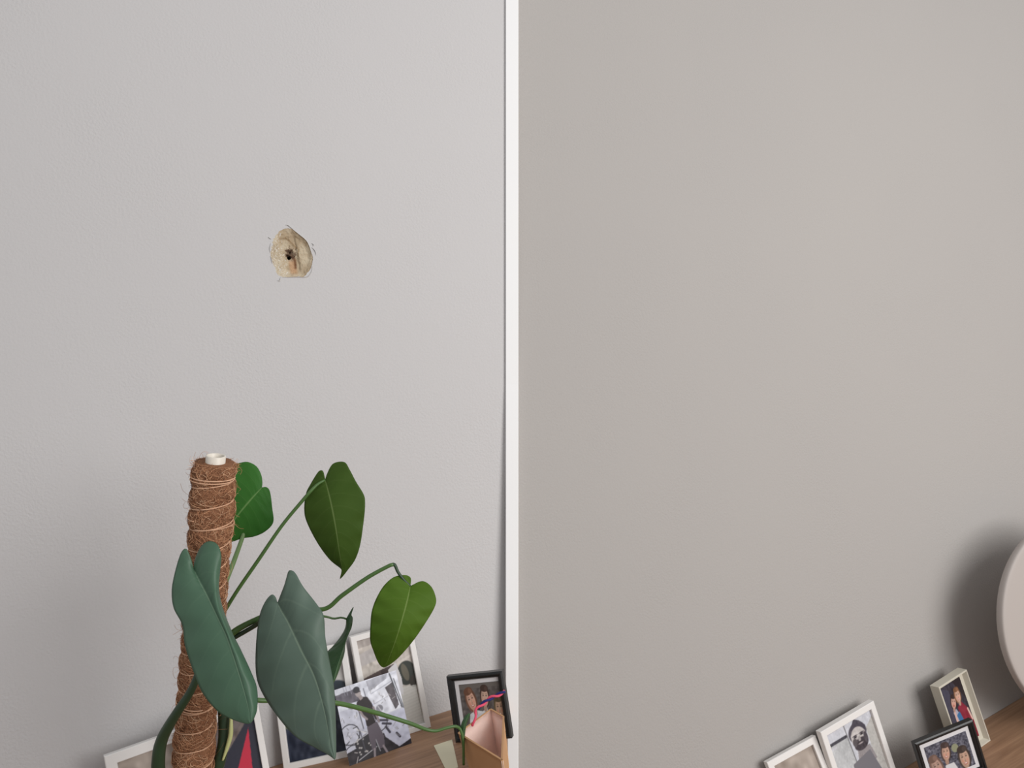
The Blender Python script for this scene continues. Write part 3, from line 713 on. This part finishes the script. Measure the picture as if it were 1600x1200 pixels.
# fibres
def fibre_mesh(name, paths, rads, shades):
    vs, fs, cs = [], [], []
    for pth, r, sh in zip(paths, rads, shades):
        v, f = tube_data(pth, [r]*(len(pth)-1) + [r*.4], 3, False, len(vs)); vs += v; fs += f; cs += [sh]*len(v)
    o = mesh(name, vs, fs, M_fibre, pole); at_ = o.data.color_attributes.new('col', 'FLOAT_COLOR', 'POINT')
    at_.data.foreach_set('color', np.array(cs).ravel()); tag(o, None, None, None, 'stuff'); return o
shade = [lin(c) for c in ((212,164,128), (194,142,108), (170,122,92), (142,98,72), (226,188,154), (182,132,98), (106,72,54))]
paths, rads, shs = [], [], []
Lv = .47
for k in range(6200):
    s, an = rng.uniform(0, Lv), rng.uniform(0, 2*math.pi); d = rng.normal(0, .55) + (math.pi if rng.random() < .5 else 0); ln = rng.uniform(.008, .03); st = ln/6
    lift0 = abs(rng.normal(0, .0006)); path = []; cv = rng.normal(0, .35)
    for i in range(7):
        path.append(pp(max(0, min(Lp, s)), an, .0002 + lift0 + .0010*math.sin(math.pi*i/6)*rng.uniform(.2, 1.2)))
        an += st*math.cos(d)/.028; s += st*math.sin(d); d += cv
    paths.append(path); rads.append(rng.uniform(.00012, .00028)); shs.append(shade[rng.choice(7, p=[.2,.2,.17,.13,.1,.12,.08])])
for k in range(900):        # ragged tufts and stray hairs standing off the sleeve
    s = rng.uniform(0, Lv) if k > 260 else abs(rng.normal(0, .006)); an = rng.uniform(0, 2*math.pi)
    ln = rng.uniform(.003, .010) if k < 860 else rng.uniform(.012, .028); base = pp(s, an, 0)
    od = (e1*math.cos(an) + e2*math.sin(an)); dirv = (od + axis*rng.normal(-.25 if s < .02 else 0, .6) + e1*rng.normal(0, .4) + e2*rng.normal(0, .4)).normalized()
    cvv = Vector(rng.normal(0, .5, 3)); path = [base]
    for i in range(6): dirv = (dirv + cvv*.35).normalized(); path.append(path[-1] + dirv*(ln/6))
    paths.append(path); rads.append(rng.uniform(.00009, .0002)); shs.append(shade[rng.choice(7, p=[.2,.2,.17,.13,.1,.12,.08])])
hair_px = [[(300,775),(292,772),(285,765),(282,755)], [(299,785),(291,784),(284,779)], [(298,792),(290,795),(286,790),(290,784)], [(298,802),(292,806),(290,812)],
           [(304,722),(303,714),(306,706)], [(310,720),(313,711),(318,706),(326,707)], [(370,760),(376,764),(372,768)], [(366,818),(374,825),(381,826)], [(364,800),(370,806),(375,808)],
           [(283,985),(276,983),(272,976)], [(281,1045),(273,1042),(270,1050),(274,1061),(280,1056)], [(281,1030),(274,1025),(270,1030)], [(282,985),(270,992)], [(372,728),(378,735),(375,742)],
           [(298,770),(294,782),(296,796)], [(276,1100),(270,1104),(268,1112)], [(345,1100),(348,1110),(343,1120)], [(300,740),(294,742),(290,738)]]
for h in hair_px:
    c = catmull([(x, y, 1.09, 0) for x, y in h], 12); paths.append([pinv @ P(q[0], q[1], q[2] + (q[1]-720)*.00013) for q in c]); rads.append(.0002); shs.append(shade[1])
fibre_mesh('coir_fibres', paths, rads, shs)

# ------------------------------------------------------------------ the plant
pot_c = pot_top
inv_pot_z = EYE.z
sh_u = (pot_c - BL.O).dot(BL.u); pa, pn = (pot_c - BL.O).dot(BL.a), (pot_c - BL.O).dot(BL.n)
plant = empty('potted_philodendron', BL.mat(pa, pn, HL), 'potted climbing plant with heart-shaped green leaves growing up the coir pole', 'plant')
plinv = plant.matrix_world.inverted()
def kid(o):
    o.data.transform(plinv); o.parent = plant; return o
hp = .072
prof = [(.0, .0), (.046, .0), (.050, .004), (.060, hp-.006), (.062, hp-.003), (.062, hp), (.058, hp), (.056, hp-.012), (0, hp-.012)]
vs, fs = [], []
for r_, z in prof:
    for j in range(64): an = 2*math.pi*j/64; vs.append((r_*math.cos(an), r_*math.sin(an), z))
for i in range(len(prof)-2):
    for j in range(64): fs.append((i*64+j, i*64+(j+1) % 64, (i+1)*64+(j+1) % 64, (i+1)*64+j))
mesh('pot', vs, fs, M_pot, plant, True)
vs = [(.0575*math.cos(2*math.pi*j/64), .0575*math.sin(2*math.pi*j/64), z) for z in (hp-.02, hp-.010) for j in range(64)]
mesh('soil', vs, [tuple(range(64))[::-1], tuple(range(64, 128))] + [(j, (j+1) % 64, (j+1) % 64+64, j+64) for j in range(64)], M_soil, plant)

def leaf(midrib, left, right, dep, m, label=None, fold=(.010, .010), bulge=(0, 0), t0=.30, n=110, k=16, wave=.0012, curl=0.0, nwave=7):
    """blade from its outline halves (px, py from notch to tip) and midrib; dep = depth along the midrib at
    notch, middle, tip; fold = how far each margin lies behind the midrib (m); bulge = arch of each half"""
    mb = catmull([(x, y) for x, y in midrib], 200)
    vs, fs, uvs = [], [], []
    def dm(g): return dep[0]*(1-g)*(1-2*g) + dep[1]*4*g*(1-g) + dep[2]*g*(2*g-1)
    grid = {}
    for side, out, fo, bu, sg in ((0, left, fold[0], bulge[0], -1), (1, right, fold[1], bulge[1], 1)):
        oc = catmull(out, n)
        L0 = np.linalg.norm(mb[-1]-mb[0]); ax = (mb[-1]-mb[0])/L0
        for i in range(n):
            t = i/(n-1); g = 0 if t < t0*.35 else ((t - t0*.35)/(1 - t0*.35))**1.12
            g = min(1, g); mi = mb[int(round(g*199))]; dd = dm(g)
            env = math.sin(math.pi*min(1, t*1.0))**.6 if 0 < t < 1 else 0
            for j in range(k+1):
                v = j/k
                if j == 0 : q = mi
                else: q = mi*(1-v) + oc[i]*v
                dz = fo*(v**1.3)*env + bu*math.sin(math.pi*v)*env + wave*math.sin(t*nwave*6.283 + side)*v*v*env
                dz += curl*(v**4)*env
                grid[(side, i, j)] = len(vs); vs.append(P(q[0], q[1], dd + dz)); uvs.append((.5 + sg*v*.5, t))
    for side in (0, 1):
        for i in range(n-1):
            for j in range(k):
                f = (grid[(side, i, j)], grid[(side, i+1, j)], grid[(side, i+1, j+1)], grid[(side, i, j+1)])
                fs.append(f if side else f[::-1])
    me = bpy.data.meshes.new('leaf'); me.from_pydata([tuple(v) for v in vs], [], fs); me.update()
    uvl = me.uv_layers.new(name='UVMap')
    for lp in me.loops: uvl.data[lp.index].uv = uvs[lp.vertex_index]
    bm = bmesh.new(); bm.from_mesh(me); bmesh.ops.remove_doubles(bm, verts=bm.verts, dist=1e-5); bm.to_mesh(me); bm.free()
    o = link('leaf', me, m, None, True); kid(o); o.parent = plant
    md = o.modifiers.new('thickness', 'SOLIDIFY'); md.thickness = .0006; md.offset = 0
    if label: tag(o, label)
    return o
L_dark = mat_leaf('leaf_blue_green', (62, 92, 72), (73, 103, 81), (106, 132, 108), .52, .0, .45, .10)  # bluish reflection on the glossy blade is put into the base colour
L_grey = mat_leaf('leaf_grey_green', (77, 95, 83), (88, 106, 94), (118, 136, 118), .58, .0, .4, .30, 5.0)  # greyish sheen of reflected light is put into this leaf's colour
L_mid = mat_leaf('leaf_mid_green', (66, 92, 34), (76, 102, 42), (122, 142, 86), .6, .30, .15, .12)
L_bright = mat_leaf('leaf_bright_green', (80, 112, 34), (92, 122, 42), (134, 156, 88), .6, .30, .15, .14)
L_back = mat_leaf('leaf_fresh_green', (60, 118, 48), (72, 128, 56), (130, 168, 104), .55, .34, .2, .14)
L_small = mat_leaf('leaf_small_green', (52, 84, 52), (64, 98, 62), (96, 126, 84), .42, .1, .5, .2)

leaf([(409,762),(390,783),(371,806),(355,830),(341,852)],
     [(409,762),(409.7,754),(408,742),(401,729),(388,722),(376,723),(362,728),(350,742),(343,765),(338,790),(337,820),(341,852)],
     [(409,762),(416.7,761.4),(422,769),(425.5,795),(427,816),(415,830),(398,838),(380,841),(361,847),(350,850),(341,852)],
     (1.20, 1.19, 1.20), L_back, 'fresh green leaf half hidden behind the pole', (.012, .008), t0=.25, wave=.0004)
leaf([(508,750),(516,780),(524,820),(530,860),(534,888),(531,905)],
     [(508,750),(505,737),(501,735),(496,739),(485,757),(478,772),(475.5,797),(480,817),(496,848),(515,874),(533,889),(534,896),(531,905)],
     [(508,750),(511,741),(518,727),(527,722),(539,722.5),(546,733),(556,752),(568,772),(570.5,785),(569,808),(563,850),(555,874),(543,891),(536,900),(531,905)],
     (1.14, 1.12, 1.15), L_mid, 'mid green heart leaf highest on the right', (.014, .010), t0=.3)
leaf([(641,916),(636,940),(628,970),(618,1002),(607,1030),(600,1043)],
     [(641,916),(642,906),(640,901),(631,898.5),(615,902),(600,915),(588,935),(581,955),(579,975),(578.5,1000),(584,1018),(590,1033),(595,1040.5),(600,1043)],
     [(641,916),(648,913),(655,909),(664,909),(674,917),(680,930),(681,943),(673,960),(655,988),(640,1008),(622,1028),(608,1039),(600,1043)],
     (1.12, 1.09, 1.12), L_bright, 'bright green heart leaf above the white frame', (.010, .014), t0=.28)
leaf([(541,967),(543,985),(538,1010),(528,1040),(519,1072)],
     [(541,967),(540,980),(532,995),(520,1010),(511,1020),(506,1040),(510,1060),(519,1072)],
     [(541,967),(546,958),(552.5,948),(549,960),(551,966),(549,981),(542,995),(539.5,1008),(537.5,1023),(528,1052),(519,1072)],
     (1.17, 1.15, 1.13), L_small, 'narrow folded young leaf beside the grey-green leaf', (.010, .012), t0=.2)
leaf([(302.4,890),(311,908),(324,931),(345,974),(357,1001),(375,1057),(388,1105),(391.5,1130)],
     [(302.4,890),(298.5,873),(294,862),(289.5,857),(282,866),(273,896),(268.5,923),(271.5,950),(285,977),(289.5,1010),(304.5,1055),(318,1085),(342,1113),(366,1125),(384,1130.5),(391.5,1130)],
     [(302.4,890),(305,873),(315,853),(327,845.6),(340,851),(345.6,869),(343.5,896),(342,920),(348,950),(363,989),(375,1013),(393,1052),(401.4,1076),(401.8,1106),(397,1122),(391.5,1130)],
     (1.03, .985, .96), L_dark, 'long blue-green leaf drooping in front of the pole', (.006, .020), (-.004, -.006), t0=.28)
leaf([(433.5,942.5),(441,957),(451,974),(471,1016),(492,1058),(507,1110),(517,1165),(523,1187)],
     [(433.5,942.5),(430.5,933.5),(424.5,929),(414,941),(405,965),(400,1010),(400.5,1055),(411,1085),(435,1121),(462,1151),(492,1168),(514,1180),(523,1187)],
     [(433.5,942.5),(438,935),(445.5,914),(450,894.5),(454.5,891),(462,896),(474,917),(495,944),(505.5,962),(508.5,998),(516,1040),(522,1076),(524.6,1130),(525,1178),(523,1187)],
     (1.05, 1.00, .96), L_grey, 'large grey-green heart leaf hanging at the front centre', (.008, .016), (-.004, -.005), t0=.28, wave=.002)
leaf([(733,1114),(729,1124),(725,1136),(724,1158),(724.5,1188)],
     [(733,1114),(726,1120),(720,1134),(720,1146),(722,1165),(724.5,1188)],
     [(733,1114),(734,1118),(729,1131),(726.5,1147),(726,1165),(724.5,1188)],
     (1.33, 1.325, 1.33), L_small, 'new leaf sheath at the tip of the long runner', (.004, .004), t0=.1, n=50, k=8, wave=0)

def stem(nm, pts, m, lb=None, n=50):
    o = kid(px_tube(nm, pts, m, None, n)); 
    if lb: tag(o, lb)
    return o
BX, BY, BD = 306, 1322, 1.16
stem('petiole', [(349,958,1.13,6),(372,921,1.13,6),(403,876,1.13,6),(440,822,1.13,5.5),(472,783,1.13,5.5),(484,769,1.13,5),(496,757,1.135,4.5),(508,750,1.14,3.5)], M_stem)
stem('petiole', [(356,996,1.11,11),(372,983,1.11,10),(403,967,1.11,8.5),(450,948,1.12,8),(505,952,1.12,7),(535,930,1.12,7),(575,902,1.12,6.5),(608,884,1.12,6),(615,882,1.12,6)], M_stem, n=60)
stem('petiole', [(613,882,1.12,5.5),(617,883,1.12,5.2),(622,894,1.12,4.8),(631,906,1.12,4.5),(641,916,1.12,3.6)], M_stem_d, 'dark bent end of the petiole', 24)
stem('petiole', [(352,1004,1.12,9),(368,995,1.115,7.5),(386,985,1.11,7),(405,973,1.10,7),(420,958,1.08,6),(433.5,943,1.052,4.5)], M_stem_d, 'dark petiole of the grey-green leaf', 30)
stem('petiole', [(412,972,1.12,4),(460,958,1.13,3.5),(506,963,1.16,3.5),(521,966.5,1.165,3.2),(533,965,1.168,3),(541,967,1.17,3)], M_stem, None, 30)
stem('petiole', [(392,800,1.21,4),(384,824,1.2,5.5),(377,845,1.195,6.5),(365,878,1.19,7.5),(352,912,1.18,8),(346,945,1.17,8),(346,985,1.15,9)], M_stem_l, 'pale green petiole of the leaf behind the pole', 40)
stem('petiole', [(409,762,1.203,3),(401,782,1.212,3.5),(392,800,1.212,4)], M_stem_l, None, 12)
stem('petiole', [(322,1020,1.055,10),(310,1052,1.06,11),(298,1080,1.062,12),(280,1108,1.065,14),(264,1134,1.075,16),(253,1156,1.085,18),(248,1180,1.09,20),(249,1215,1.10,21),(268,1270,1.12,20),(285,1318,1.15,18)], M_stem_d, 'thick dark stem crossing the pole foot')
stem('petiole', [(302.4,890,1.032,4),(311,908,1.04,6),(325,950,1.045,8),(326,1000,1.05,9),(322,1020,1.055,10)], M_stem_d, None, 30)
stem('stem', [(349,958,1.135,7),(350,985,1.14,12),(352,1030,1.15,16),(350,1085,1.15,18),(350,1125,1.15,18),(350,1155,1.15,18),(343,1190,1.15,18),(330,1240,1.155,18),(320,1318,1.16,18)], M_stem_d, 'thick main stem right of the pole')
stem('leaf_sheath', [(361,1118,1.143,4),(361,1135,1.14,6),(360,1150,1.14,7),(355,1168,1.14,6),(348,1188,1.14,3)], M_sheath, 'pale yellow papery sheath', 24)
stem('runner', [(350,1075,1.15,9),(375,1086,1.15,8),(403,1094,1.15,7.5),(440,1094,1.17,7.5),(480,1094,1.19,7.5),(523,1098,1.21,7.5),(560,1106,1.24,7.5),(600,1117.5,1.27,7),(640,1130,1.29,6.2),
                (665,1139.5,1.305,5.5),(681,1142,1.31,5),(697,1137.5,1.315,4.8),(710,1135,1.32,4.8),(717,1137,1.325,4.8),(721,1144,1.325,4.5),(724,1160,1.325,4.3),(724.5,1195,1.33,4)], M_stem, 'long thin runner reaching across the loose print', 110)
